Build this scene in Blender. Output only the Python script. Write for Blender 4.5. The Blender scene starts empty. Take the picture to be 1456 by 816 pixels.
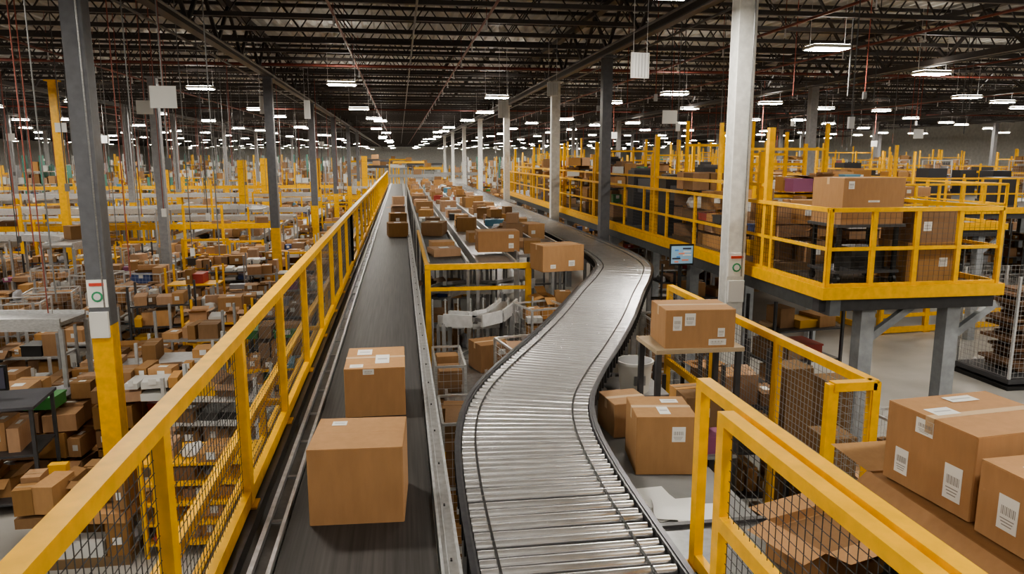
import bpy, math, random
from mathutils import Vector, Matrix
R=random.Random(7)
scene=bpy.context.scene
# ------------------------------------------------------------------ materials
def mat(name,rough=0.6,metal=0.0,noise=0.0,nscale=5.0,emit=0.0,stretch=(1,1,1),bump=0.0,spec=0.5,coord='Object'):
    m=bpy.data.materials.new(name);m.use_nodes=True
    nt=m.node_tree;n=nt.nodes;l=nt.links
    b=n['Principled BSDF'];b.inputs['Roughness'].default_value=rough;b.inputs['Metallic'].default_value=metal
    b.inputs['Specular IOR Level'].default_value=spec
    a=n.new('ShaderNodeAttribute');a.attribute_name='Col'
    col=a.outputs['Color']
    if noise>0 or bump>0:
        tc=n.new('ShaderNodeTexCoord');mp=n.new('ShaderNodeMapping');mp.inputs['Scale'].default_value=stretch
        l.new(tc.outputs[coord],mp.inputs[0])
        nz=n.new('ShaderNodeTexNoise');nz.inputs['Scale'].default_value=nscale;nz.inputs['Detail'].default_value=5
        l.new(mp.outputs[0],nz.inputs['Vector'])
        mr=n.new('ShaderNodeMapRange');mr.inputs['From Min'].default_value=.3;mr.inputs['From Max'].default_value=.7
        mr.inputs['To Min'].default_value=1-noise;mr.inputs['To Max'].default_value=1+noise*.6
        l.new(nz.outputs['Fac'],mr.inputs['Value'])
        mx=n.new('ShaderNodeVectorMath');mx.operation='MULTIPLY'
        l.new(col,mx.inputs[0]);l.new(mr.outputs[0],mx.inputs[1]);col=mx.outputs[0]
        if bump>0:
            bp=n.new('ShaderNodeBump');bp.inputs['Strength'].default_value=bump;bp.inputs['Distance'].default_value=.01
            l.new(nz.outputs['Fac'],bp.inputs['Height']);l.new(bp.outputs[0],b.inputs['Normal'])
    l.new(col,b.inputs['Base Color'])
    if emit>0:
        b.inputs['Emission Color'].default_value=(1,.94,.84,1);b.inputs['Emission Strength'].default_value=emit
    return m
MT={
'card':mat('cardboard',.78,0,.07,22,bump=.12,spec=.25,stretch=(1,1,.25)),
'paper':mat('paper_label',.55,0),
'paint':mat('painted_steel',.42,0,.14,11,bump=.05),
'steel':mat('brushed_steel',.36,.7,.2,6,stretch=(3,3,12)),
'roller':mat('zinc_roller',.26,.88,.10,10),
'belt':mat('rubber_belt',.5,0,.5,5,stretch=(10,.2,1),spec=.35),
'dark':mat('dark_plastic',.5,0),
'matte':mat('matte_surface',.8,0,.15,3),
'conc':mat('polished_concrete',.32,0,.25,.8,bump=.03),
'deck':mat('roof_deck',.6,.0,.15,1.5),
'lamp':mat('lamp_tube',.5,0,emit=170),
'uplamp':mat('lamp_uplight',.5,0,emit=16),
'screen':mat('screen_face',.3,0,emit=0),  # monitor faces in plain colour, no emission
}
# ------------------------------------------------------------------ mesh builder
class MB:
    def __init__(s): s.V=[];s.F=[];s.M=[];s.C=[];s.S=[];s.mats=[]
    def mi(s,m):
        if m not in s.mats: s.mats.append(m)
        return s.mats.index(m)
    def add(s,vs,fs,m,c,smooth=False):
        o=len(s.V);s.V.extend(vs);s.C.extend([c]*len(vs));k=s.mi(m)
        for f in fs: s.F.append([i+o for i in f]);s.M.append(k);s.S.append(smooth)
    BF=[(0,3,2,1),(4,5,6,7),(0,1,5,4),(1,2,6,5),(2,3,7,6),(3,0,4,7)]
    def box(s,x,y,z,sx,sy,h,m='card',c=(1,1,1),rz=0.0):
        ca=math.cos(rz);sa=math.sin(rz);a=sx/2;b=sy/2
        p=[(x+u*ca-v*sa,y+u*sa+v*ca) for u,v in((-a,-b),(a,-b),(a,b),(-a,b))]
        s.add([(q[0],q[1],z) for q in p]+[(q[0],q[1],z+h) for q in p],s.BF,m,c)
    def bb(s,x0,x1,y0,y1,z0,z1,m='card',c=(1,1,1)):
        s.box((x0+x1)/2,(y0+y1)/2,z0,x1-x0,y1-y0,z1-z0,m,c)
    def bar(s,p0,p1,w,h,m,c):
        p0=Vector(p0);p1=Vector(p1);d=(p1-p0).normalized()
        up=Vector((0,0,1)) if abs(d.z)<.95 else Vector((0,1,0))
        r=d.cross(up).normalized();u=r.cross(d)
        r*=w/2;u*=h/2
        vs=[tuple(p-r-u if i==0 else p+r-u if i==1 else p+r+u if i==2 else p-r+u) for p in(p0,p1) for i in range(4)]
        s.add(vs,s.BF,m,c)
    def cyl(s,p0,p1,r,n,m,c,caps=True,r1=None):
        p0=Vector(p0);p1=Vector(p1);d=(p1-p0).normalized()
        up=Vector((0,0,1)) if abs(d.z)<.95 else Vector((0,1,0))
        a=d.cross(up).normalized();b=a.cross(d)
        if r1 is None:r1=r
        vs=[]
        for p,q in((p0,r),(p1,r1)):
            for i in range(n):
                t=2*math.pi*i/n;vs.append(tuple(p+a*(q*math.cos(t))+b*(q*math.sin(t))))
        fs=[(i,i+n,(i+1)%n+n,(i+1)%n) for i in range(n)]
        s.add(vs,fs,m,c,n>5)
        if caps: s.add(vs,[tuple(range(n)),tuple(range(2*n-1,n-1,-1))],m,c)
    def lump(s,x,y,z,sx,sy,h,m,c):
        vs=[];n=9
        for r,zz in((.9,0),(1.0,.35),(.75,.8)):
            for i in range(n):
                t=2*math.pi*i/n;q=r*R.uniform(.8,1.1);vs.append((x+q*sx/2*math.cos(t),y+q*sy/2*math.sin(t),z+zz*h*R.uniform(.85,1.15) if zz else z))
        vs.append((x,y,z+h));fs=[]
        for k in(0,1):
            for i in range(n):
                j=(i+1)%n;fs.append((k*n+i,k*n+j,(k+1)*n+j,(k+1)*n+i))
        for i in range(n):fs.append((2*n+i,2*n+(i+1)%n,3*n))
        s.add(vs,fs,m,c,False)
    def obox(s,x,y,z,w,d,h,c,rz=0):
        ca=math.cos(rz);sa=math.sin(rz);T=lambda u,v,q:(x+u*ca-v*sa,y+u*sa+v*ca,z+q)
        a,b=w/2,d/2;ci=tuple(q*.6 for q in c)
        s.box(x,y,z,w,d,h*.75,'card',c,rz)
        for (u0,v0,u1,v1,ou,ov) in((-a,-b,a,-b,0,-1),(a,-b,a,b,1,0),(a,b,-a,b,0,1),(-a,b,-a,-b,-1,0)):
            s.add([T(u0,v0,h*.75),T(u1,v1,h*.75),T(u1,v1,h),T(u0,v0,h)],[(0,1,2,3)],'card',c)
            f=b*.75;t=R.uniform(-.7,.6)
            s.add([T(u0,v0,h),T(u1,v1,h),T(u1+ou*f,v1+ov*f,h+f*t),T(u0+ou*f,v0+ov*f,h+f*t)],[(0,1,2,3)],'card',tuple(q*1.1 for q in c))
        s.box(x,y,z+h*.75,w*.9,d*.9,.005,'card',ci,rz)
    def build(s,name,loc=(0,0,0),rz=0,parent=None):
        me=bpy.data.meshes.new(name);me.from_pydata(s.V,[],s.F)
        for m in s.mats: me.materials.append(MT[m])
        me.polygons.foreach_set('material_index',s.M);me.polygons.foreach_set('use_smooth',s.S)
        at=me.color_attributes.new('Col','FLOAT_COLOR','POINT')
        fl=[]
        for c in s.C: fl.extend((c[0],c[1],c[2],1))
        at.data.foreach_set('color',fl);me.update()
        o=bpy.data.objects.new(name,me);o.location=loc;o.rotation_euler=(0,0,rz)
        scene.collection.objects.link(o)
        if parent:o.parent=parent
        return o
YEL=(.84,.45,.006);YD=(.58,.30,.006)
GREY=(.30,.30,.30);DG=(.06,.06,.065);BLK=(.012,.012,.012);WH=(.8,.8,.78);SIL=(.70,.71,.72)
def cardcol():
    b=R.uniform(.5,1.25);t=R.uniform(-.03,.04);return((.41+t)*b,.245*b,(.13-t)*b)
COLS=[]
def clear(x,y,r=.9): return all((x-a)**2+(y-b)**2>(r+.2)**2 for a,b in COLS)
# ------------------------------------------------------------------ room shell
Zc=8.7
o=MB();o.bb(-62,62,-8,200,-.2,0,'conc',(.33,.32,.30));o.build('floor')
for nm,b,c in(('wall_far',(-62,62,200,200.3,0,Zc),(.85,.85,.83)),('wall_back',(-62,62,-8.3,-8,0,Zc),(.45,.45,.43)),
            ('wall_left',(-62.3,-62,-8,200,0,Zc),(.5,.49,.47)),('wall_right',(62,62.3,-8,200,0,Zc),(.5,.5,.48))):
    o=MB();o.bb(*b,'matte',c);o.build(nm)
o=MB();vs=[];fs=[];x=-62;i=0
prof=[(0,0),(.12,0),(.17,.07),(.29,.07)]
xs=[]
while x<62:
    for dx,dz in prof: xs.append((x+dx,dz))
    x+=.34
for (x,dz) in xs: vs+= [(x,-8,Zc+dz),(x,200,Zc+dz)]
for i in range(len(xs)-1): fs.append((2*i,2*i+1,2*i+3,2*i+2))
o.add(vs,fs,'deck',(.55,.55,.525));o.build('ceiling')
# ------------------------------------------------------------------ roof trusses
TC=(.05,.043,.04);RED=(.20,.05,.035)
o=MB()
y=1.0
while y<198:
    zt=Zc-.04;zb=7.75
    xa,xb=(-45,50) if y<90 else (-61,61)
    o.bar((xa,y,zt-.05),(xb,y,zt-.05),.12,.08,'paint',TC)
    o.bar((xa,y,zb),(xb,y,zb),.10,.09,'paint',TC)
    st=.62 if y<45 else 1.4
    if y<80:
        x=xa;f=0
        while x<xb:
            o.bar((x,y,zb if f else zt-.03),(x+st,y,zt-.03 if f else zb),.028,.028,'paint',TC)
            f^=1;x+=st
    y+=1.75 if y<60 else 3.2
for gx in(-31.8,-22.6,-13.4,-4.0,5.1,14.3,23.5,32.7,42):
    o.bar((gx,-7.9,7.35),(gx,199.9,7.35),.2,.14,'paint',TC)
    o.bar((gx,-7.9,8.45),(gx,199.9,8.45),.2,.12,'paint',TC)
    y=-8;f=0
    while y<80:
        o.bar((gx,y,7.4 if f else 8.4),(gx,y+1.25,8.4 if f else 7.4),.07,.07,'paint',TC);f^=1;y+=1.25
for gx,z in((4.85,7.2),(4.7,7.28),(5.4,7.2),(-4.3,7.2),(-3.7,7.26),(0.4,7.7),(-14,7.2),(14,7.2)):
    o.cyl((gx,-7.9,z),(gx,150,z),.025,5,'paint',(.12,.12,.12),False)
o.build('roof_trusses')
o=MB()
for gx in(-18,-9.0,-1.2,1.8,8.2,11.5,17.2,26.4):
    o.cyl((gx,-7.9,7.55),(gx,160,7.55),.03,6,'paint',RED)
    y=3
    while y<70:
        o.cyl((gx,y,7.55),(gx,y,7.35),.018,5,'steel',SIL);o.cyl((gx,y,7.35),(gx,y,7.33),.04,5,'steel',SIL)
        o.cyl((gx,y,7.55),(gx,y,8.6),.01,3,'paint',RED,False);y+=3.1
for yy in(9,24,45,70):
    o.cyl((-45,yy,7.6),(45,yy,7.6),.045,6,'paint',RED)
o.build('sprinkler_pipes')
# ------------------------------------------------------------------ lights
o=MB()
def fixture(x,y,z=7.0,lx=.85,ly=.52):
    o.bb(x-lx/2,x+lx/2,y-ly/2,y+ly/2,z,z+.07,'paint',(.6,.6,.58))
    o.add([(x-lx/2+.03,y-ly/2+.03,z-.012),(x-lx/2+.03,y+ly/2-.03,z-.012),(x+lx/2-.03,y+ly/2-.03,z-.012),(x+lx/2-.03,y-ly/2+.03,z-.012)],[(0,1,2,3)],'lamp',(1,1,1))
    if y<90:o.add([(x-lx/2+.03,y-ly/2+.03,z+.08),(x+lx/2-.03,y-ly/2+.03,z+.08),(x+lx/2-.03,y+ly/2-.03,z+.08),(x-lx/2+.03,y+ly/2-.03,z+.08)],[(0,1,2,3)],'uplamp',(1,1,1))
    for s in(-.4,.4): o.cyl((x+s,y,z+.07),(x+s,y,8.65),.006,3,'steel',SIL,False)
for i in range(-9,11):
    x=-1.5+i*5.25
    y=-2.0 + (0 if i%2==0 else 3.5)
    while y<190:
        if not(abs(x)<9 and 12<y<20.5):
            fixture(x+R.uniform(-.4,.4),y+R.uniform(-.6,.6),7.0+R.uniform(-.15,.2))
        y+=8.6 if y<110 else 12
o.build('fluorescent_light_fixtures')
# ------------------------------------------------------------------ columns
def column(x,y,w=.28,c=(.75,.75,.73),yel=0.0,base=True,sign=False,top=7.28):
    COLS.append((x,y))
    o=MB();t=.03
    def seg(z0,z1,c):
        o.box(0,-w/2+t/2,z0,w,t,z1-z0,'paint',c);o.box(0,w/2-t/2,z0,w,t,z1-z0,'paint',c);o.box(0,0,z0,t,w-2*t,z1-z0,'paint',c)
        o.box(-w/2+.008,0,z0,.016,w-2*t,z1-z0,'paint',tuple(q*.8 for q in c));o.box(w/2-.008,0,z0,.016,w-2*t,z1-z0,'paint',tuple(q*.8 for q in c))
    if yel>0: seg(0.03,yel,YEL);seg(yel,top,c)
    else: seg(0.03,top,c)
    o.box(0,0,0,w+.2,w+.2,.03,'steel',GREY);o.box(0,0,top-.04,w+.16,w+.16,.04,'paint',c)
    if sign:
        o.box(0,-w/2-.012,sign,w*.95,.02,.36,'paper',(.8,.8,.76));o.cyl((0,-w/2-.024,sign+.14),(0,-w/2-.03,sign+.14),.07,12,'paper',(.05,.3,.15));o.cyl((0,-w/2-.03,sign+.14),(0,-w/2-.034,sign+.14),.045,12,'paper',(.7,.7,.7))
        o.box(0,-w/2-.026,sign+.28,w*.7,.008,.04,'paper',(.6,.08,.05));o.box(0,-w/2-.03,sign-.4,w*.9,.05,.34,'paper',(.68,.68,.66))
        o.cyl((w*.3,-w/2-.02,sign),(w*.3,-w/2-.02,top),.012,6,'steel',GREY)
    o.build('steel_column',(x,y,0))
WC=(.74,.74,.71);DC=(.14,.145,.16)
for (x,y,w,c,yl,sg) in[(5.1,10.8,.28,WC,0,3.0),(5.14,18.4,.24,DC,0,0),(5.14,24.6,.28,WC,0,0),(5.14,36,.28,WC,0,0),(5.14,48,.28,WC,0,0),(5.14,60,.28,WC,0,0),(5.14,73,.28,WC,0,0),(5.14,86,.28,WC,0,0),
    (-3.9,10.2,.25,DC,2.65,2.9),(-4.0,24.6,.26,DC,2.6,0),(-4.0,36,.28,DC,2.6,0),(-4.0,48,.28,DC,2.6,0),(-4.0,61,.28,DC,2.6,0),(-4.0,74,.28,DC,2.6,0),
    (-7.5,25,.26,(.30,.31,.33),0,0),(-11.0,26.5,.22,YEL,0,0)]:
    column(x,y,w,c,yl,True,sg)
for gx in(-31.8,-22.6,-13.4,14.3,23.5,32.7,42):
    for y in(24.6 if gx>-13 else 40,48,61,74,98):
        column(gx,y,.26,(.3,.3,.31),2.6 if gx<0 else 0)
for x,y,h,w in((-8.4,42,4.7,.45),(-9.5,55,4.8,.5),(-6.4,60,4.8,.5),(-17,58,4,.4),(-3.2,70,5,.5)):
    COLS.append((x,y))
    o=MB();o.box(0,0,0,w,w*.5,h,'paint',YEL);o.box(0,0,0,w+.2,w*.5+.2,.05,'paint',YD)
    for z in(h*.3,h*.6,h*.9): o.box(0,-w*.25-.01,z,w*.9,.02,.03,'paint',YD)
    o.build('yellow_column_guard',(x,y,0))
# ------------------------------------------------------------------ railing
def wire_panel(o,p0,p1,z0,z1,cell,r=.0022,c=(.05,.05,.05)):
    p0=Vector(p0);p1=Vector(p1);L=(p1-p0).length;d=(p1-p0)/L
    n=max(1,int(L/cell))
    for i in range(n+1):
        q=p0+d*(L*i/n);o.cyl((q.x,q.y,z0),(q.x,q.y,z1),r,3,'dark',c,False)
    n=max(1,int((z1-z0)/cell))
    for i in range(n+1):
        z=z0+(z1-z0)*i/n;o.cyl((p0.x,p0.y,z),(p1.x,p1.y,z),r,3,'dark',c,False)
def railing(o,p0,p1,z0,z1,sp=1.45,w=.08,cell=.05,mid=False,foot=None,mesh=True,bottom=True,tr=None,wr=.0022,wc=(.05,.05,.05)):
    a=Vector((p0[0],p0[1],0));b=Vector((p1[0],p1[1],0));L=(b-a).length;d=(b-a)/L
    ang=math.atan2(d.y,d.x);n=max(1,round(L/sp));tr=tr or w
    o.bar((a.x,a.y,z1-w*.4),(b.x,b.y,z1-w*.4),tr,w*.8,'paint',YEL)
    if bottom:o.bar((a.x,a.y,z0+w*.7),(b.x,b.y,z0+w*.7),w*.6,w*1.1,'paint',YEL)
    if mid:o.bar((a.x,a.y,(z0+z1)/2),(b.x,b.y,(z0+z1)/2),w*.5,w*.7,'paint',YEL)
    for i in range(n+1):
        q=a+d*(L*i/n);zf=z0 if foot is None else foot
        o.box(q.x,q.y,zf,w,w*.7,z1-.012-zf,'paint',YEL,ang)
        o.box(q.x,q.y,zf,w*1.6,w*1.4,.012,'paint',YD,ang)
        if i<n and mesh:
            q2=a+d*(L*(i+1)/n);off=Vector((-d.y,d.x,0))*w*.2
            wire_panel(o,q+off,q2+off,z0+.08,z1-.07,cell,wr,wc)
BZ=2.8
o=MB();railing(o,(-.95,0),(-.95,14.5),BZ-.06,3.83,1.45,.08,.05)
railing(o,(-.95,14.5),(-.95,60),BZ-.06,3.83,1.9,.08,.15)
o.bb(-1.0,-.88,-3,60,BZ-.16,BZ-.06,'steel',DG)
o.bar((-1.25,0,2.72),(-1.25,55,2.72),.06,.09,'paint',YEL);o.bar((-1.25,0,2.35),(-1.25,55,2.35),.05,.06,'paint',YEL)
y=.7
while y<55:
    o.bar((-1.25,y,2.3),(-1.25,y,2.72),.05,.05,'paint',YEL);o.bar((-1.25,y,2.68),(-.95,y,2.68),.05,.05,'paint',YD);y+=2.9
o.build('guard_railing')
o=MB()
railing(o,(1.425,3.0),(1.425,-.4),2.62,3.68,1.7,.07,.05)
railing(o,(1.53,3.50),(1.53,-.4),2.62,3.68,1.95,.07,.05,mesh=False)
o.bar((1.425,3.0,3.15),(1.425,-.4,3.15),.05,.07,'paint',YEL)
o.build('guard_railing')
o=MB();railing(o,(3.57,5.0),(3.57,9.4),2.0,3.12,1.45,.085,.06,foot=0.0,wr=.003,wc=(.3,.3,.3))
railing(o,(3.57,5.0),(3.22,5.0),2.0,3.12,.35,.085,.06,foot=0.0,wc=(.3,.3,.3))
o.build('guard_railing')
# ------------------------------------------------------------------ belt conveyor
o=MB()
B0,B1=-.66,.14
o.bb(B0,B1,-3,60,BZ-.02,BZ,'belt',(.042,.039,.038))
o.bb(B0+.02,B1-.02,-3,60,BZ-.16,BZ-.14,'belt',(.03,.03,.03))
o.bb(.15,.165,-3,60,BZ-.22,BZ+.035,'steel',SIL);o.bb(.165,.235,-3,60,BZ+.005,BZ+.02,'steel',(.5,.5,.5))
o.bb(.185,.19,-3,60,BZ+.02,BZ+.03,'steel',SIL);o.bb(.235,.25,-3,60,BZ-.22,BZ+.045,'steel',SIL)
o.bb(-.69,-.67,-3,60,BZ-.2,BZ+.03,'steel',(.6,.6,.6));o.bb(-.76,-.69,-3,60,BZ-.03,BZ-.015,'steel',(.13,.13,.13))
o.bb(-.785,-.76,-3,60,BZ-.2,BZ+.02,'steel',(.5,.5,.51));o.bb(-.86,-.785,-3,60,BZ-.1,BZ-.09,'dark',BLK)
y=-2.6
while y<40:
    o.bb(-.76,-.69,y,y+.03,BZ-.015,BZ-.005,'steel',GREY);o.bb(.2,.21,y,y+.02,BZ+.02,BZ+.028,'steel',DG);y+=.6
y=-1
while y<60:
    for x in(-.73,.2): o.box(x,y,0,.07,.07,BZ-.2,'paint',GREY)
    o.bb(-.78,.25,y-.04,y+.04,BZ-.3,BZ-.2,'paint',GREY);o.bb(-.7,.2,y-.03,y+.03,1.0,1.06,'paint',GREY)
    o.bar((-.7,y,1.1),(.18,y,2.4),.04,.04,'paint',GREY);y+=3.0
o.build('belt_conveyor')
# ------------------------------------------------------------------ roller conveyor
def catmull(P,step):
    P=[Vector((p[0],p[1],0)) for p in P];out=[]
    P=[P[0]*2-P[1]]+P+[P[-1]*2-P[-2]]
    for i in range(1,len(P)-2):
        a,b,c,d=P[i-1:i+3];n=max(4,int((c-b).length/.02))
        for k in range(n):
            t=k/n;out.append(.5*((2*b)+(c-a)*t+(2*a-5*b+4*c-d)*t*t+(3*b-a-3*c+d)*t**3))
    out.append(P[-2])
    res=[out[0]];acc=0
    for i in range(1,len(out)):
        acc+=(out[i]-out[i-1]).length
        if acc>=step: res.append(out[i]);acc-=step
    return res
path=[(.83,-1),(.83,1),(.83,3),(.84,4.3),(.9,5.2),(1.06,5.95),(1.38,6.75),(1.85,7.75),(2.45,9.1),(3.12,10.75),(3.75,12.25),(4.18,13.5),(4.38,15),(4.43,17),(4.43,22),(4.43,40),(4.43,60)]
PITCH=.09
pts=catmull(path,PITCH)
o=MB();W=.505
prevL=prevR=None
for i,p in enumerate(pts):
    q=pts[min(i+1,len(pts)-1)];q0=pts[max(i-1,0)];d=(q-q0).normalized();n=Vector((d.y,-d.x,0))
    near=p.y<20
    g=R.uniform(.86,.97)
    tilt=R.uniform(-.003,.003)
    a=p-n*(W-.02);b=p+n*(W-.02)
    o.cyl((a.x,a.y,BZ-.03+tilt),(b.x,b.y,BZ-.03-tilt),.0285,14 if p.y<10 else 8,'roller',(g,g,g*1.01))
    L=p-n*W;Rr=p+n*W
    if near:
        for s in(-.39,.36): 
            c1=p+n*s;c2=c1+d*PITCH
            o.bar((c1.x,c1.y,BZ-.006),(c2.x,c2.y,BZ-.006),.014,.014,'dark',BLK)
    if i%3==0:
        if prevL is not None:
            for A,Bq,sg in((prevL,L,-1),(prevR,Rr,1)):
                o.bar((A.x,A.y,BZ-.075),(Bq.x,Bq.y,BZ-.075),.02,.17,'steel',(.14,.14,.15))
                of=n*sg*.018
                o.bar((A.x+of.x,A.y+of.y,BZ+.012),(Bq.x+of.x,Bq.y+of.y,BZ+.012),.03,.012,'steel',(.10,.10,.11))
            o.bar(((prevL.x+prevR.x)/2,(prevL.y+prevR.y)/2,BZ-.13),((L.x+Rr.x)/2,(L.y+Rr.y)/2,BZ-.13),2*W-.04,.01,'dark',(.01,.01,.01))
        prevL,prevR=L,Rr
    if near and i%2==0:
        for sg in(-1,1):
            e=p+n*sg*(W+.02);o.box(e.x,e.y,BZ-.12,.03,.03,.135,'dark',(.03,.03,.03),math.atan2(d.y,d.x))
    if i%36==10:
        for s in(-1,1):
            e=p+n*s*(W-.02);o.box(e.x,e.y,0,.06,.06,BZ-.16,'paint',GREY)
        a=p-n*W;b=p+n*W;o.bar((a.x,a.y,BZ-.2),(b.x,b.y,BZ-.2),.06,.06,'paint',GREY);o.bar((a.x,a.y,1.),(b.x,b.y,1.),.05,.05,'paint',GREY)
o.build('roller_conveyor')
# ------------------------------------------------------------------ cartons
def carton(x,y,z,sx,sy,h,rz=0,labels=(),tape=True,name='cardboard_box',c=None,tcol=(.50,.35,.21)):
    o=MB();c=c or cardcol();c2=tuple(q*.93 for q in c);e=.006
    # body with chamfered vertical edges
    a,b=sx/2,sy/2
    pr=[(-a+e,-b),(a-e,-b),(a,-b+e),(a,b-e),(a-e,b),(-a+e,b),(-a,b-e),(-a,-b+e)]
    H=h-.006
    o.add([(u,v,0) for u,v in pr]+[(u,v,H) for u,v in pr],[tuple(range(7,-1,-1)),tuple(range(8,16))]+[(i,(i+1)%8,(i+1)%8+8,i+8) for i in range(8)],'card',c2)
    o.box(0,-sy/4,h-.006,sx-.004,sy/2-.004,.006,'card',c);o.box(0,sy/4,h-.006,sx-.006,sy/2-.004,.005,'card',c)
    o.box(0,0,h-.006,sx-.01,.006,.002,'dark',(.08,.04,.02))
    if tape:
        o.box(0,0,h,sx+.002,.055,.0015,'paper',tcol)
        for s in(-1,1): o.box(s*(sx/2+.001),0,h-.09,.002,.055,.09,'paper',tcol)
    for f,u,v,w,hh in labels:
        w*=.85;hh*=.85;LC=(.72,.71,.68);BC=(.28,.27,.26)
        if f=='f': 
            o.box(u*sx,-sy/2-.001,v*h-hh/2,w,.002,hh,'paper',LC)
            for k in range(9): o.box(u*sx-w*.36+k*w*.085,-sy/2-.0025,v*h-hh*.05,w*.025*(1+k%2),.001,hh*.25,'paper',BC)
            for k in range(3):o.box(u*sx-w*.05,-sy/2-.0025,v*h-hh*(.18+k*.09),w*(.7-.1*k),.001,hh*.03,'paper',BC)
        if f=='l':
            o.box(-sx/2-.001,u*sy,v*h-hh/2,.002,w,hh,'paper',LC)
            for k in range(9): o.box(-sx/2-.0025,u*sy-w*.36+k*w*.085,v*h-hh*.05,.001,w*.025*(1+k%2),hh*.25,'paper',BC)
            for k in range(3):o.box(-sx/2-.0025,u*sy,v*h-hh*(.18+k*.09),.001,w*(.7-.1*k),hh*.03,'paper',BC)
        if f=='t':
            o.box(u*sx,v*sy,h+.0016,w,hh,.001,'paper',LC)
            o.box(u*sx,v*sy,h+.0028,w*.7,hh*.15,.0005,'paper',(.4,.4,.4))
    return o.build(name,(x,y,z),rz)
CC=(.41,.235,.115)
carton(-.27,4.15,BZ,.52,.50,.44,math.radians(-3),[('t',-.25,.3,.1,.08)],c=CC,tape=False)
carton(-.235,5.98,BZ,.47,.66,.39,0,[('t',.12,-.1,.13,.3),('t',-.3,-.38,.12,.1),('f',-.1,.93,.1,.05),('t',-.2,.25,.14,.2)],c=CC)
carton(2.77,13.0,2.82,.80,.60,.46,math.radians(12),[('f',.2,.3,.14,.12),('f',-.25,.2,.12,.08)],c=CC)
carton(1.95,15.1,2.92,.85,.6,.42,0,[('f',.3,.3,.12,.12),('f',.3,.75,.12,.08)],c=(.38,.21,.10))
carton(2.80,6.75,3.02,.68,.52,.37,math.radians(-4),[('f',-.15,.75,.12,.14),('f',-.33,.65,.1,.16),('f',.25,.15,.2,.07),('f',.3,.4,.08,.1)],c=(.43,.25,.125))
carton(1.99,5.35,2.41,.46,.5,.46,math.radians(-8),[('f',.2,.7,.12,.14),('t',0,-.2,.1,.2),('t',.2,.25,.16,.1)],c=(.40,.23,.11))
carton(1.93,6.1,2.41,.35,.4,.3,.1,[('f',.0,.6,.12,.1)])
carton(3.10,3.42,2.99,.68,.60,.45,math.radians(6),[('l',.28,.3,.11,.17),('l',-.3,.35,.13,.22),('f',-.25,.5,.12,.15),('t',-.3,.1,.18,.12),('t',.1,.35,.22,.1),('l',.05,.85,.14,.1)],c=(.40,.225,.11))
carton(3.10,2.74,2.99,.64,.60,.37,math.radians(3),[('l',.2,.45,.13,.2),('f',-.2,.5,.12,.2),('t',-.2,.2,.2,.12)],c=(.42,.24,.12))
# ------------------------------------------------------------------ generic structures
def item(o,x,y,z,w,d,h,rz=0):
    q=R.random()
    if q<.68:o.box(x,y,z,w,d,h,'card',cardcol(),rz)
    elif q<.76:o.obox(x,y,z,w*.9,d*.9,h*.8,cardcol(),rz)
    elif q<.84:o.lump(x,y,z,w,d,h*.7,'paper',R.choice([(.6,.6,.6),(.4,.4,.43),(.65,.63,.58),(.3,.3,.33),(.5,.35,.2)]))
    elif q<.90:o.box(x,y,z,w,d,h*.6,'paper',(.58,.58,.56),rz)
    else:
        c=R.choice([(.05,.08,.22),(.30,.3,.32),(.7,.38,.01),(.05,.05,.05),(.05,.22,.06),(.35,.05,.04),(.03,.03,.03),(.3,.1,.2),(.1,.25,.35)]);o.box(x,y,z,w,d,h*.6,'dark',c,rz);o.box(x,y,z+h*.6,w*1.06,d*1.06,.03,'dark',c,rz)
    if R.random()<.35:o.box(x,y-d/2-.008,z+h*.35,min(.11,w*.4),.008,.09,'paper',(.68,.68,.66),rz)
    if R.random()<.3 and q<.68:o.box(x,y,z+h,w*.35,d*.3,.004,'paper',(.7,.7,.68),rz)
    if q<.5 and R.random()<.5:o.box(x,y,z+h,w,.05,.003,'paper',(.3,.18,.09),rz)
def shelf(o,x,y,w,d,h,n,rz=0,fill=.85,c=GREY,fz=0):
    ca,sa=math.cos(rz),math.sin(rz)
    T=lambda u,v:(x+u*ca-v*sa,y+u*sa+v*ca)
    for u in(-w/2,w/2):
        for v in(-d/2,d/2):
            p=T(u,v);o.box(p[0],p[1],fz,.045,.045,h,'paint',c,rz)
    for k in range(n):
        z=fz+.15+k*(h-.15)/n
        o.box(x,y,z,w,d,.03,'paint',c,rz)
        u=-w/2+.05
        while u<w/2-.12:
            bw=R.uniform(.12,.42)
            if u+bw>w/2:break
            if R.random()<fill:
                bh=R.uniform(.1,min(.42,(h-.15)/n-.08));p=T(u+bw/2,R.uniform(-.12,.12)*d)
                item(o,p[0],p[1],z+.03,bw-.02,R.uniform(.5,.8)*d,bh,rz+R.uniform(-.12,.12))
            u+=bw
def pile(o,x,y,w,d,h,fz=0,pallet=True):
    if pallet:o.box(x,y,fz,w,d,.12,'matte',(.20,.13,.07))
    z=fz+.12*pallet
    while z<fz+h:
        bh=R.uniform(.15,.45);u=-w/2
        while u<w/2-.12:
            bw=min(R.uniform(.2,.6),w/2-u);v=-d/2
            while v<d/2-.12:
                bd=min(R.uniform(.2,.6),d/2-v)
                if R.random()<.85:
                    item(o,x+u+bw/2,y+v+bd/2,z,bw-.03,bd-.03,bh*R.uniform(.7,1),R.uniform(-.14,.14))
                v+=bd
            u+=bw
        z+=bh
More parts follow.
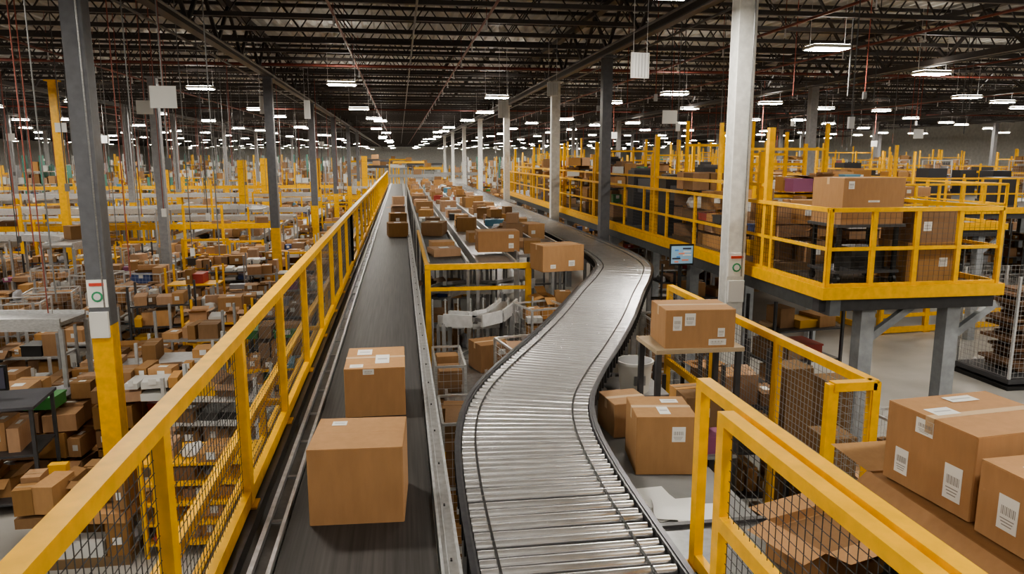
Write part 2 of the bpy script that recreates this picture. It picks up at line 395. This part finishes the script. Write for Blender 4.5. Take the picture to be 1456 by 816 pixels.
def conv(o,P,z,w=.7,boxes=.25,kind='roller',legs=True,fz=0,rail=None):
    ps=catmull(P,.5) if len(P)>2 else None
    if ps is None:
        a=Vector((*P[0],0));b=Vector((*P[1],0));n=max(1,int((b-a).length/1.5));ps=[a+(b-a)*i/n for i in range(n+1)]
    for i in range(len(ps)-1):
        a,b=ps[i],ps[i+1];d=(b-a).normalized();n=Vector((d.y,-d.x,0))
        o.bar((a.x,a.y,z-.03),(b.x,b.y,z-.03),w,.06,'steel' if kind=='roller' else 'belt',(.42,.42,.42) if kind=='roller' else(.05,.05,.05))
        for s in(-1,1):
            q=n*s*w/2;o.bar((a.x+q.x,a.y+q.y,z-.04),(b.x+q.x,b.y+q.y,z-.04),.04,.2,'steel' if rail is None else 'paint',(.6,.6,.6) if rail is None else rail)
            if legs and i%3==0:o.box(a.x+q.x,a.y+q.y,fz,.06,.06,z-.1-fz,'paint',GREY)
        if R.random()<boxes:
            m=(a+b)/2;item(o,m.x,m.y,z,R.uniform(.25,.55)*w/.7,R.uniform(.3,.6),R.uniform(.12,.4),math.atan2(d.y,d.x)+R.uniform(-.3,.3)+1.57)
def wirecart(o,x,y,w,d,h,rz=0,z=0):
    ca,sa=math.cos(rz),math.sin(rz);T=lambda u,v:(x+u*ca-v*sa,y+u*sa+v*ca,0)
    cs=[T(-w/2,-d/2),T(w/2,-d/2),T(w/2,d/2),T(-w/2,d/2)]
    for p in cs:o.box(p[0],p[1],z,.035,.035,h,'steel',SIL,rz)
    for i in range(4):
        a,b=cs[i],cs[(i+1)%4]
        for zz in(z+.25,z+h*.6,z+h):o.bar((a[0],a[1],zz),(b[0],b[1],zz),.03,.03,'steel',SIL)
        wire_panel(o,a,b,z+.25,z+h,.1,.003,(.5,.5,.5))
    o.box(x,y,z+.22,w,d,.03,'steel',GREY,rz);pile(o,x,y,w*.85,d*.85,h*.8,z+.25,False)
# ---- middle lanes
o=MB()
for x,y0,y1,z in((.85,13.6,58,2.85),(1.75,13.6,58,2.85),(2.65,14.5,58,2.9),(3.35,17,58,2.75)):
    conv(o,[(x,y0),(x,y1)],z,.72,0,'roller' if x>1 else 'belt')
    y=y0+.4
    while y<y1:
        if R.random()<.72 and not(x==1.75 and y<16.2) :
            a=R.uniform(.3,.62);b=R.uniform(.35,.8);h=R.uniform(.1,.42)
            item(o,x,y,z,a,b,h,R.uniform(-.25,.25))
            if R.random()<.2:o.box(x,y,z+h+.004,a*.7,b*.6,.22,'card',cardcol(),R.uniform(-.4,.4))
        y+=R.uniform(.65,1.2)
# last parcels travelling on the belt, far away
for y in(19.5,23,27,33):item(o,-.1,y,BZ,.5,.55,.35,.1)
o.build('sorting_lane_conveyor')
o=MB()
o.bar((.4,13.3,2.86),(2.35,13.3,2.86),.1,.1,'paint',YEL);o.bar((.4,13.3,2.45),(2.35,13.3,2.45),.06,.06,'paint',YEL)
for x in(.45,2.3):o.box(x,13.3,0,.1,.1,2.82,'paint',YEL)
o.bar((.45,13.3,1.2),(2.3,13.3,1.2),.06,.06,'paint',YEL)
o.bar((.45,13.3,2.86),(.45,20,2.86),.08,.08,'paint',YEL)
o.build('yellow_support_frame')
o=MB()
conv(o,[(.9,7.5),(.85,9.5),(1.0,11.2),(1.7,12.1),(2.5,11.8),(2.9,13.5)],1.6,.6,.0,'roller')
conv(o,[(.7,14.6),(1.2,15.2),(2.0,15.0),(2.8,15.8)],2.2,.5,.0,'roller',rail=(.6,.6,.6))
conv(o,[(.7,12.8),(1.3,12.5),(1.9,12.9),(2.3,14.2)],2.05,.4,.0,'roller',rail=(.6,.6,.6))
conv(o,[(.7,11.9),(1.1,11.7),(1.5,12.0),(1.9,13.0)],2.25,.3,.0,'roller',rail=(.6,.6,.6))
for k in range(9):
    o.cyl((.5+k*.22,12.6,0),(.5+k*.22,12.6,2.4),.015,6,'steel',SIL)
o.build('curved_accumulation_conveyor')
carton(1.3,11.0,1.61,.5,.5,.42,.3,[('f',.2,.7,.15,.1)],c=(.28,.16,.08))
o=MB();pile(o,2.85,13.0,.8,.6,2.35,0,True);o.build('stacked_cardboard_boxes')
o=MB()
wirecart(o,1.75,10.1,.7,.9,2.2,.2);wirecart(o,.62,10.3,.4,1.1,2.0,0);wirecart(o,2.35,12.3,.7,.7,2.3,.3);wirecart(o,.6,8.3,.4,1.0,1.9,0);wirecart(o,1.25,8.7,.5,.7,1.8,.1)
o.build('wire_mesh_cart')
o=MB()
for x,y,w,d,h in((.95,15.5,1,.8,2.0),(1.2,18,1.4,1.0,2.1),(1.0,6.9,.5,.8,1.2)):
    shelf(o,x,y,w,d,h,3)
o.build('lane_shelving')
# ------------------------------------------------------------------ right side near
o=MB()
o.bb(1.40,5.0,-3,3.95,2.52,2.60,'steel',(.2,.2,.2))
for x in(1.7,4.8):
    for y in(-2,.8,3.8):o.box(x,y,0,.1,.1,2.52,'paint',GREY)
o.bb(1.42,5.0,3.95,3.99,2.5,2.62,'paint',DG)
o.build('walkway_platform')
o=MB()
c=(.33,.185,.09)
x0,x1,y0,y1,z0,z1=2.68,3.75,2.35,3.75,2.6,2.985
for a in((x0,x1,y0,y0+.012,z0,z1),(x0,x1,y1-.012,y1,z0,z1),(x0,x0+.012,y0,y1,z0,z1),(x1-.012,x1,y0,y1,z0,z1),(x0,x1,y0,y1,z0,z0+.012)):o.bb(*a,'card',c)
o.bb(x0+.02,x1-.02,y0+.02,y1-.02,z1-.03,z1-.01,'card',(.3,.16,.07))
o.add([(x0,y0,z1),(x0,y1,z1),(x0-.20,y1+.03,z1-.22),(x0-.20,y0-.03,z1-.22)],[(0,1,2,3)],'card',c)
o.add([(x0,y1,z1),(x1,y1,z1),(x1+.05,y1+.3,z1+.05),(x0-.05,y1+.3,z1+.05)],[(0,1,2,3)],'card',(.38,.22,.10))
o.add([(x0,y0,z1),(x1,y0,z1),(x1+.05,y0-.3,z1-.15),(x0-.05,y0-.3,z1-.15)],[(0,1,2,3)],'card',(.38,.22,.10))
o.build('open_cardboard_carton')
o=MB()
c=(.38,.22,.11)
for (x,y,w,d,h,rz) in((2.95,1.95,.6,.5,.34,.15),(2.25,3.45,.45,.4,.22,.3)):
    o.obox(x,y,2.6,w,d,h,c,rz)
o.build('open_cardboard_carton')
o=MB()
for x,y,w,d,h in((2.1,2.75,.6,.6,.2),(2.05,1.9,.5,.5,.3),(2.3,1.2,.5,.6,.35)):pile(o,x,y,w,d,h,2.6,False)
o.build('loose_cardboard_boxes')
o=MB()
o.box(2.78,6.75,2.98,.88,.6,.04,'matte',(.42,.33,.22))
for a in(-.4,.4):
    for b in(-.25,.25):o.box(2.78+a,6.75+b,0,.05,.05,2.98,'paint',DG)
o.box(2.78,6.75,1.9,.85,.6,.03,'paint',GREY);pile(o,2.78,6.75,.75,.5,.5,1.93,False)
o.build('parcel_stand')
o=MB()
o.bb(1.56,2.35,4.1,6.4,2.36,2.40,'matte',(.25,.25,.25))
for x in(1.6,2.3):
    for y in(4.2,6.3):o.box(x,y,0,.05,.05,2.36,'paint',GREY)
for k in range(7):o.box(1.78+R.uniform(-.08,.3),4.5+R.uniform(-.2,.25),2.401+k*.003,.22,.3,.002,'paper',WH,R.uniform(-.5,.5))
o.build('side_table')
o=MB()
o.cyl((0,0,0),(0,0,.32),.15,24,'paper',(.65,.64,.6),True,.185);o.cyl((0,0,.3),(0,0,.33),.195,24,'paper',(.7,.7,.68));o.cyl((0,0,.331),(0,0,.333),.175,24,'dark',(.2,.2,.2));o.box(0,-.16,.1,.12,.03,.1,'paper',(.3,.3,.3))
o.build('white_bucket',(2.4,7.25,2.38))
o=MB();shelf(o,2.5,7.55,.7,.5,2.2,3,.2,.7);o.box(2.42,7.4,2.34,.6,.7,.04,'paint',GREY);o.box(2.42,7.4,2.2,.5,.5,.14,'paint',GREY);o.build('storage_rack')
o=MB()
for x,y,w,d,h in((4.2,8.2,.9,.6,2.4),(4.6,6.6,1.2,.6,1.9),(4.5,9.6,1.0,.6,2.2),(3.0,9.0,.6,.6,2.1),(4.4,5.2,1.2,.6,2.0),(6.9,12,1.4,.8,2.4),(7.0,15.9,1.4,.8,2.2),(7.0,18,1.2,.8,2.2)):
    shelf(o,x,y,w,d,h,4,R.uniform(-.15,.15),.8,DG)
for x,y,h in((4.15,7.2,2.6),(4.9,7.6,2.3),(3.9,6.0,2.3)):
    o.box(x,y,0,.3,.35,h,'card',(.20,.12,.06))
o.build('storage_rack')
o=MB()
wirecart(o,4.3,11.6,.6,.6,2.2,0);wirecart(o,6.0,7.4,.9,.9,1.8,.1)
o.build('wire_mesh_cart')
o=MB()
o.box(0,0,0,.05,.05,.7,'dark',BLK);o.box(0,-.05,.5,.42,.04,.36,'dark',BLK);o.box(0,-.075,.53,.38,.01,.3,'screen',(.3,.5,.7))
o.box(0,0,-2.5,.06,.06,2.5,'paint',GREY);o.box(0,0,-2.5,.4,.4,.03,'paint',GREY)
for k in range(9):o.box(R.uniform(-.12,.12),-.082,.55+k*.028,R.uniform(.06,.15),.004,.025,'paper',R.choice([(.8,.3,.2),(.1,.3,.7),(.7,.7,.7),(.05,.05,.08)]))
o.build('monitor_stand',(4.72,12.0,2.5))
# ------------------------------------------------------------------ right mezzanine(s)
def mezz(x0,x1,y0,y1,z,front=True,cell=.1,fill=.7,yend=60):
    o=MB()
    o.bb(x0,x1,y0,y1,z-.1,z,'steel',(.2,.2,.2))
    for a in((x0-.03,x0,y0,y1),(x1,x1+.03,y0,y1),(x0-.03,x1+.03,y0-.03,y0)):o.bb(*a,z-.12,z+.04,'paint',YEL)
    o.bb(x0,x1,y0+.1,y0+.25,z-.30,z-.1,'paint',DG);o.bb(x0+.1,x0+.25,y0,y1,z-.34,z-.1,'paint',(.12,.13,.14))
    y=y0+.3
    while y<y1:
        for x in(x0+.8,x1-.5):
            o.box(x,y,0,.2,.2,z-.1,'paint',(.32,.34,.36))
            o.bar((x,y+.0,z-.8),(x+.7,y,z-.3),.08,.1,'paint',(.32,.34,.36))
        y+=6
    railing(o,(x0+.05,y0+.05),(x0+.05,y1),z,z+1.07,1.5,.065,cell,mid=True,mesh=cell<.3)
    railing(o,(x0+.05,y0+.05),(x1-.05,y0+.05),z,z+1.07,.65,.065,cell,mid=True,mesh=cell<.3)
    railing(o,(x1-.05,y0+.05),(x1-.05,y1),z,z+1.07,1.5,.065,cell,mid=True,mesh=False)
    y=y0+1.8
    while y<y1:
        o.box(x0+.08,y,z,.09,.09,2.15,'paint',YEL);o.box(x0+.08,y+.25,z,.07,.07,1.8,'paint',YEL)
        if y<y1-5:o.bar((x0+.08,y,z+1.3),(x0+.08,y+5,z+1.3),.04,.05,'paint',YEL)
        y+=5
    o.build('mezzanine_platform')
    o=MB();y=y0+1.1
    while y<y1-1 and fill>0:
        x=x0+.8
        while x<x1-.6:
            if R.random()<fill and clear(x,y):
                q=R.random()
                if q<.6:pile(o,x,y,min(1.1,x1-.3-x+.5),.95,R.uniform(.5,1.25),z,True)
                elif q<.8:wirecart(o,x,y,.9,.8,1.6,0,z)
                else:
                    o.box(x,y,z,.8,.7,R.uniform(.9,1.6),'dark',(.03,.03,.035));o.box(x,y,z,.9,.8,.1,'dark',(.08,.08,.08))
            x+=1.4
        y+=1.7
    if fill>0:o.build('pallet_of_boxes')
mezz(5.42,8.0,8.75,40,3.1,True,.07,.0)
o=MB()
for x,y,w,d,h in((6.1,11.0,.9,1.0,1.0),(7.3,11.1,.8,1,1.15),(6.0,12.7,1,1,.8),(7.3,12.7,1.0,1,1.3),(6.2,14.5,1,1,1.3),(7.3,15,1,1,1.0),(7.3,18,1,1,1.1),(6.2,20,1,1,1.5),(7.3,21,1,1,1.5),(6.3,23.4,1,1,1.3),(6.3,26,1,1,1.5),(6.3,30,1,1,1.5),(7.3,27,1,1,1.3),(6.5,34,1,1,1.3)):
    pile(o,x,y,w,d,h,3.1)
o.build('pallet_of_boxes')
o=MB()
for x,y,h in((6.1,16,1.3),(7.2,16.6,1.5),(6.2,18.6,1.4),(6.2,21.8,1.7),(7.2,24,1.5)):
    o.box(x,y,3.1,.6,.5,h,'dark',(.025,.025,.03));o.box(x,y-.26,3.1+h*.6,.4,.02,h*.25,'dark',(.1,.1,.11));o.box(x,y,3.1+h,.5,.4,.05,'dark',DG)
o.build('control_cabinet')
o=MB()
for a in(-.42,.42):
    for b in(-.3,.3):o.box(a,b,.08,.05,.05,.72,'dark',BLK);o.cyl((a-.02,b,.06),(a+.02,b,.06),.06,10,'dark',BLK)
o.box(0,0,.15,.95,.7,.04,'dark',DG);o.box(0,0,.78,1.0,.75,.04,'dark',DG);o.box(.1,0,.19,.5,.4,.3,'dark',(.03,.03,.03))
o.build('utility_cart',(6.28,9.5,3.1))
carton(6.28,9.5,3.92,.92,.72,.62,.03,[('f',-.38,.85,.1,.12),('f',0,.5,.2,.03)],c=(.38,.22,.11))
carton(7.30,9.55,3.1,.8,.7,.55,0,[('f',.2,.5,.15,.15)]);carton(7.32,9.55,3.65,.75,.65,.45,.05,[('f',-.2,.5,.15,.15)])
mezz(9.6,15.5,17,60,3.1,True,.5,.5)
mezz(17,27,22,70,3.1,True,.5,.4)
mezz(29,44,30,70,3.1,True,.5,.3)
def cage(x,y,rz,w=2.2,d=1.5,h=2.0):
    o=MB();o.box(0,0,.0,w+.2,d+.2,.08,'dark',BLK);o.box(0,0,.12,w+.1,d+.1,.1,'dark',DG)
    for a in(-w/2,0,w/2):
        for b in(-d/2,d/2):o.box(a,b,.2,.05,.05,h,'steel',SIL)
    for b in(-d/2,d/2):wire_panel(o,(-w/2,b,0),(w/2,b,0),.25,h+.2,.1,.004,(.35,.35,.35))
    for a in(-w/2,w/2):wire_panel(o,(a,-d/2,0),(a,d/2,0),.25,h+.2,.1,.004,(.35,.35,.35))
    for k in range(26):
        o.box(R.uniform(-.25,.25),R.uniform(-.1,.1),.22+k*.07,w*.55,d*.55,.06,'card',(.16,.09,.05),R.uniform(-.1,.1))
    for b in(-.25,.25):o.box(0,b,.06,w,.15,.08,'dark',DG)
    o.build('wire_mesh_cage',(x,y,0),rz)
cage(13.6,14.0,.0,2.1,1.5,2.2);cage(17.0,15.2,.05)
o=MB()
railing(o,(13.0,18.2),(17.5,18.6),.0,1.0,1.5,.14,.5,mid=True,mesh=False);railing(o,(13.0,18.2),(12.6,21),.0,1.0,1.5,.14,.5,mid=True,mesh=False)
o.build('floor_guard_barrier')
# ------------------------------------------------------------------ left ground zone
o=MB()
y=9.2
while y<30:
    x=-2.5
    while x>-20:
        if clear(x,y,.7) and not(abs(x+6)<1.3 and abs(y-10.6)<.8):
            q=R.random();jx=R.uniform(-.1,.1);jy=R.uniform(-.12,.12)
            if q<.46:shelf(o,x+jx,y+jy,1.25,.7,R.uniform(1.1,2.1),R.choice([3,4,5]),R.uniform(-.15,.15),.92,R.choice([GREY,(.5,.5,.5),GREY,DG,YEL]))
            elif q<.78:pile(o,x+jx,y+jy,1.25,1.05,R.uniform(.5,1.6))
            elif q<.87:wirecart(o,x+jx,y+jy,1.0,.9,1.7,R.uniform(-.2,.2))
            elif q<.97:
                shelf(o,x+jx,y+jy,1.3,.8,.95,1,0,0);pile(o,x+jx,y+jy,1.2,.6,.5,.98,False)
        x-=1.45
    y+=1.36
o.build('packing_area_shelving')
o=MB()
for y in(31,35,40,44,50,56,63,70,80):
    conv(o,[(-4.8 if y<60 else -3,y),(-34,y+R.uniform(-1,1))],R.choice([1.0,1.6,2.2,2.8]),.9,.3,rail=R.choice([None,None,YEL]))
for x in(-2.2,-5.4,-7,-10.5,-14.5,-18,-24,-30):
    conv(o,[(x,29),(x+R.uniform(-.5,.5),85)] if x<-3 else [(x,30),(x,60)],R.choice([1.1,1.7,2.4]) if x<-3 else 1.0,.6,.35,rail=R.choice([None,None,None,YEL]))
for cx,cy,r in((-12,22,3),(-17,20,3.5),(-9.5,36,3),(-16,38,4),(-22,30,4),(-20,46,4),(-28,40,4),(-14,30,2.5),(-24,24,3)):
    P=[(cx+r*math.cos(t),cy+r*.8*math.sin(t)) for t in [k*math.pi/5-.3 for k in range(7)]]
    conv(o,P,R.choice([2.2,2.5]),.8,.1)
conv(o,[(-5.2,12.4),(-8,12.9),(-11,15),(-18,16)],2.3,.7,.1)
conv(o,[(-9,30),(-20,31)],2.9,1.4,.1)
o.build('floor_sorting_conveyor')
o=MB()
for k in range(1500):
    y=R.uniform(30,95);x=-R.uniform(2.6,min(59,.62*y+4))
    if not clear(x,y,.8):continue
    if R.random()<.5:pile(o,x,y,R.uniform(.6,1.2),.8,R.uniform(.4,1.2))
    else:
        h=R.uniform(.3,1.0);o.box(x,y,0,R.uniform(.5,1.1),.6,h,'matte',R.choice([(.35,.35,.35),(.08,.08,.08),(.6,.6,.58)]));item(o,x,y,h,.4,.4,.3)
o.build('pallet_of_boxes')
o=MB()
for k in range(190):
    y=R.uniform(24,95);x=-R.uniform(3.2,.6*y+2);h=R.uniform(1.2,3.2);w=R.uniform(.8,2.5)
    if not clear(x,y,.5):continue
    if k%3==0:
        o.box(x,y,0,.07,.07,R.uniform(2.5,4.2),'paint',YEL);continue
    o.box(x,y,0,.08,.08,h,'paint',YEL)
    if R.random()<.55:
        o.box(x+w,y,0,.08,.08,h,'paint',YEL);o.bar((x,y,h-.05),(x+w,y,h-.05),.07,.07,'paint',YEL);o.bar((x,y,h*.5),(x+w,y,h*.5),.05,.05,'paint',YEL)
o.build('yellow_safety_barrier')
for s in(-1,1):
    o=MB()
    for k in range(60):
        y=R.uniform(70,185);x=s*R.uniform(9,min(50,.58*y))
        w=R.uniform(3,7);h=R.uniform(3,5.5);n=int(h/1.1)
        for a in range(int(w/1.4)+1):
            o.box(x+a*1.4,y,0,.1,.8,h,'paint',R.choice([YEL,(.3,.3,.32),(.07,.25,.2),WH]))
        for a in range(n):
            o.box(x+w/2,y,.3+a*1.1,w,.8,.08,'paint',(.5,.45,.38));u=0
            while u<w-.5:
                if R.random()<.75:o.box(x+u+.3,y,.38+a*1.1,.5,.6,R.uniform(.3,.85),'card' if R.random()<.6 else 'paper',cardcol() if R.random()<.6 else(.6,.6,.58))
                u+=.62
    o.build('pallet_rack')
o=MB()
for k in range(26):
    y=R.uniform(70,180);x=R.uniform(-7,6);z=R.uniform(2.4,4.6);w=R.uniform(2,6)
    for a in(-w/2,w/2):o.box(x+a,y,0,.15,.15,z,'paint',R.choice([YEL,GREY]))
    o.bar((x-w/2,y,z),(x+w/2,y,z),.5,.3,'paint',R.choice([GREY,YEL,(.5,.5,.5),DG]));o.box(x,y,z+.15,.8,.6,.5,'card',cardcol())
o.build('overhead_gantry_conveyor')
o=MB()
for k in range(420):
    y=R.uniform(24,110);x=R.uniform(9,min(59,.95*y+2))
    if not clear(x,y,.8):continue
    if R.random()<.6:pile(o,x,y,R.uniform(.8,1.5),1,R.uniform(.6,2.2))
    else:shelf(o,x,y,1.6,.8,2.2,3)
o.build('pallet_of_boxes')
o=MB()
for k in range(150):
    i=R.choice([(5.6,7.9,12,40),(9.8,15.3,18,60),(17.2,26.8,23,70),(29.2,43,31,70)])
    y=R.uniform(i[2],i[3]);x=R.uniform(i[0],i[1]);h=R.uniform(.9,2.5)
    o.box(x,y,3.1,.06,.06,h,'paint',YEL);w=min(R.uniform(1,3),i[1]-x)
    if R.random()<.6 and w>.3:o.bar((x,y,3.1+h*.8),(x+w,y,3.1+h*.8),.05,.05,'paint',YEL);o.box(x+w,y,3.1,.06,.06,h,'paint',YEL)
o.build('yellow_safety_barrier')
o=MB()
shelf(o,-6.0,10.6,2.0,.8,1.5,2,.1,.8,DG);o.box(-6.0,10.6,1.5,2.1,.9,.04,'matte',(.06,.06,.07),.1)
o.box(-5.6,10.6,1.54,.06,.06,.25,'dark',BLK);o.box(-5.6,10.55,1.7,.55,.04,.35,'dark',BLK);o.box(-5.6,10.52,1.73,.5,.01,.29,'screen',(.06,.06,.09))
o.box(-6.4,10.5,1.54,.5,.3,.15,'dark',(.05,.06,.12));o.lump(-6.7,10.6,1.54,.4,.4,.3,'dark',(.03,.03,.04));o.lump(-6.1,10.7,1.54,.6,.5,.35,'dark',(.02,.02,.02))
o.build('packing_workstation')
for s in(-1,1):
    o=MB()
    for k in range(230 if s<0 else 130):
        y=R.uniform(9,80);x=s*R.uniform(2.5 if s<0 else 5.5,.6*y+2 if s<0 else .6*y+5)
        zb=R.uniform(2.4,5.0) if s<0 else R.uniform(5.3,6.3)
        o.cyl((x,y,zb),(x,y,8.65),.008+.0002*y,3,'dark',R.choice([(.05,.05,.05),(.15,.15,.15),(.25,.06,.04)]),False)
        if R.random()<.3:o.box(x,y,zb-.1,.08,.05,.16,'dark',R.choice([(.3,.3,.3),(.1,.1,.1),WH]))
        if R.random()<.08:o.box(x,y,R.uniform(5.3,5.8),.35,.02,.3,'paper',(.6,.6,.58))
    o.build('hanging_power_drops')
for x,y,z,w,h in((4.1,12.6,6.15,.34,.42),(3.0,21.7,5.95,.3,.5),(-4.6,27,6.3,.2,.6),(-3.0,26,6.1,.2,.6),(4.0,19.5,6.4,.3,.35)):
    o=MB();o.box(0,0,0,w,.03,h,'paper',(.8,.8,.78),.15)
    for k in range(6):o.box(-w/2+.03+k*(w-.06)/5,-.03,.02,.012,.02,h-.04,'paper',(.6,.6,.6),.15)
    for s in(-.35,.35):o.cyl((s*w,0,h),(s*w,0,8.65-z),.005,3,'steel',SIL,False)
    o.build('hanging_sign_panel',(x,y,z))
# ------------------------------------------------------------------ world, camera
w=bpy.data.worlds.new('World');scene.world=w;w.use_nodes=True
w.node_tree.nodes['Background'].inputs[0].default_value=(.6,.65,.7,1);w.node_tree.nodes['Background'].inputs[1].default_value=.1
cam=bpy.data.cameras.new('camera');co=bpy.data.objects.new('camera',cam);scene.collection.objects.link(co)
cam.lens=1050/1456*36;cam.sensor_width=36;cam.clip_end=400
co.location=(0,0,4.8);co.rotation_euler=(math.radians(90-9.887),0,math.radians(-8.537))
scene.camera=co
scene.view_settings.view_transform='AgX';scene.view_settings.look='AgX - Medium High Contrast'
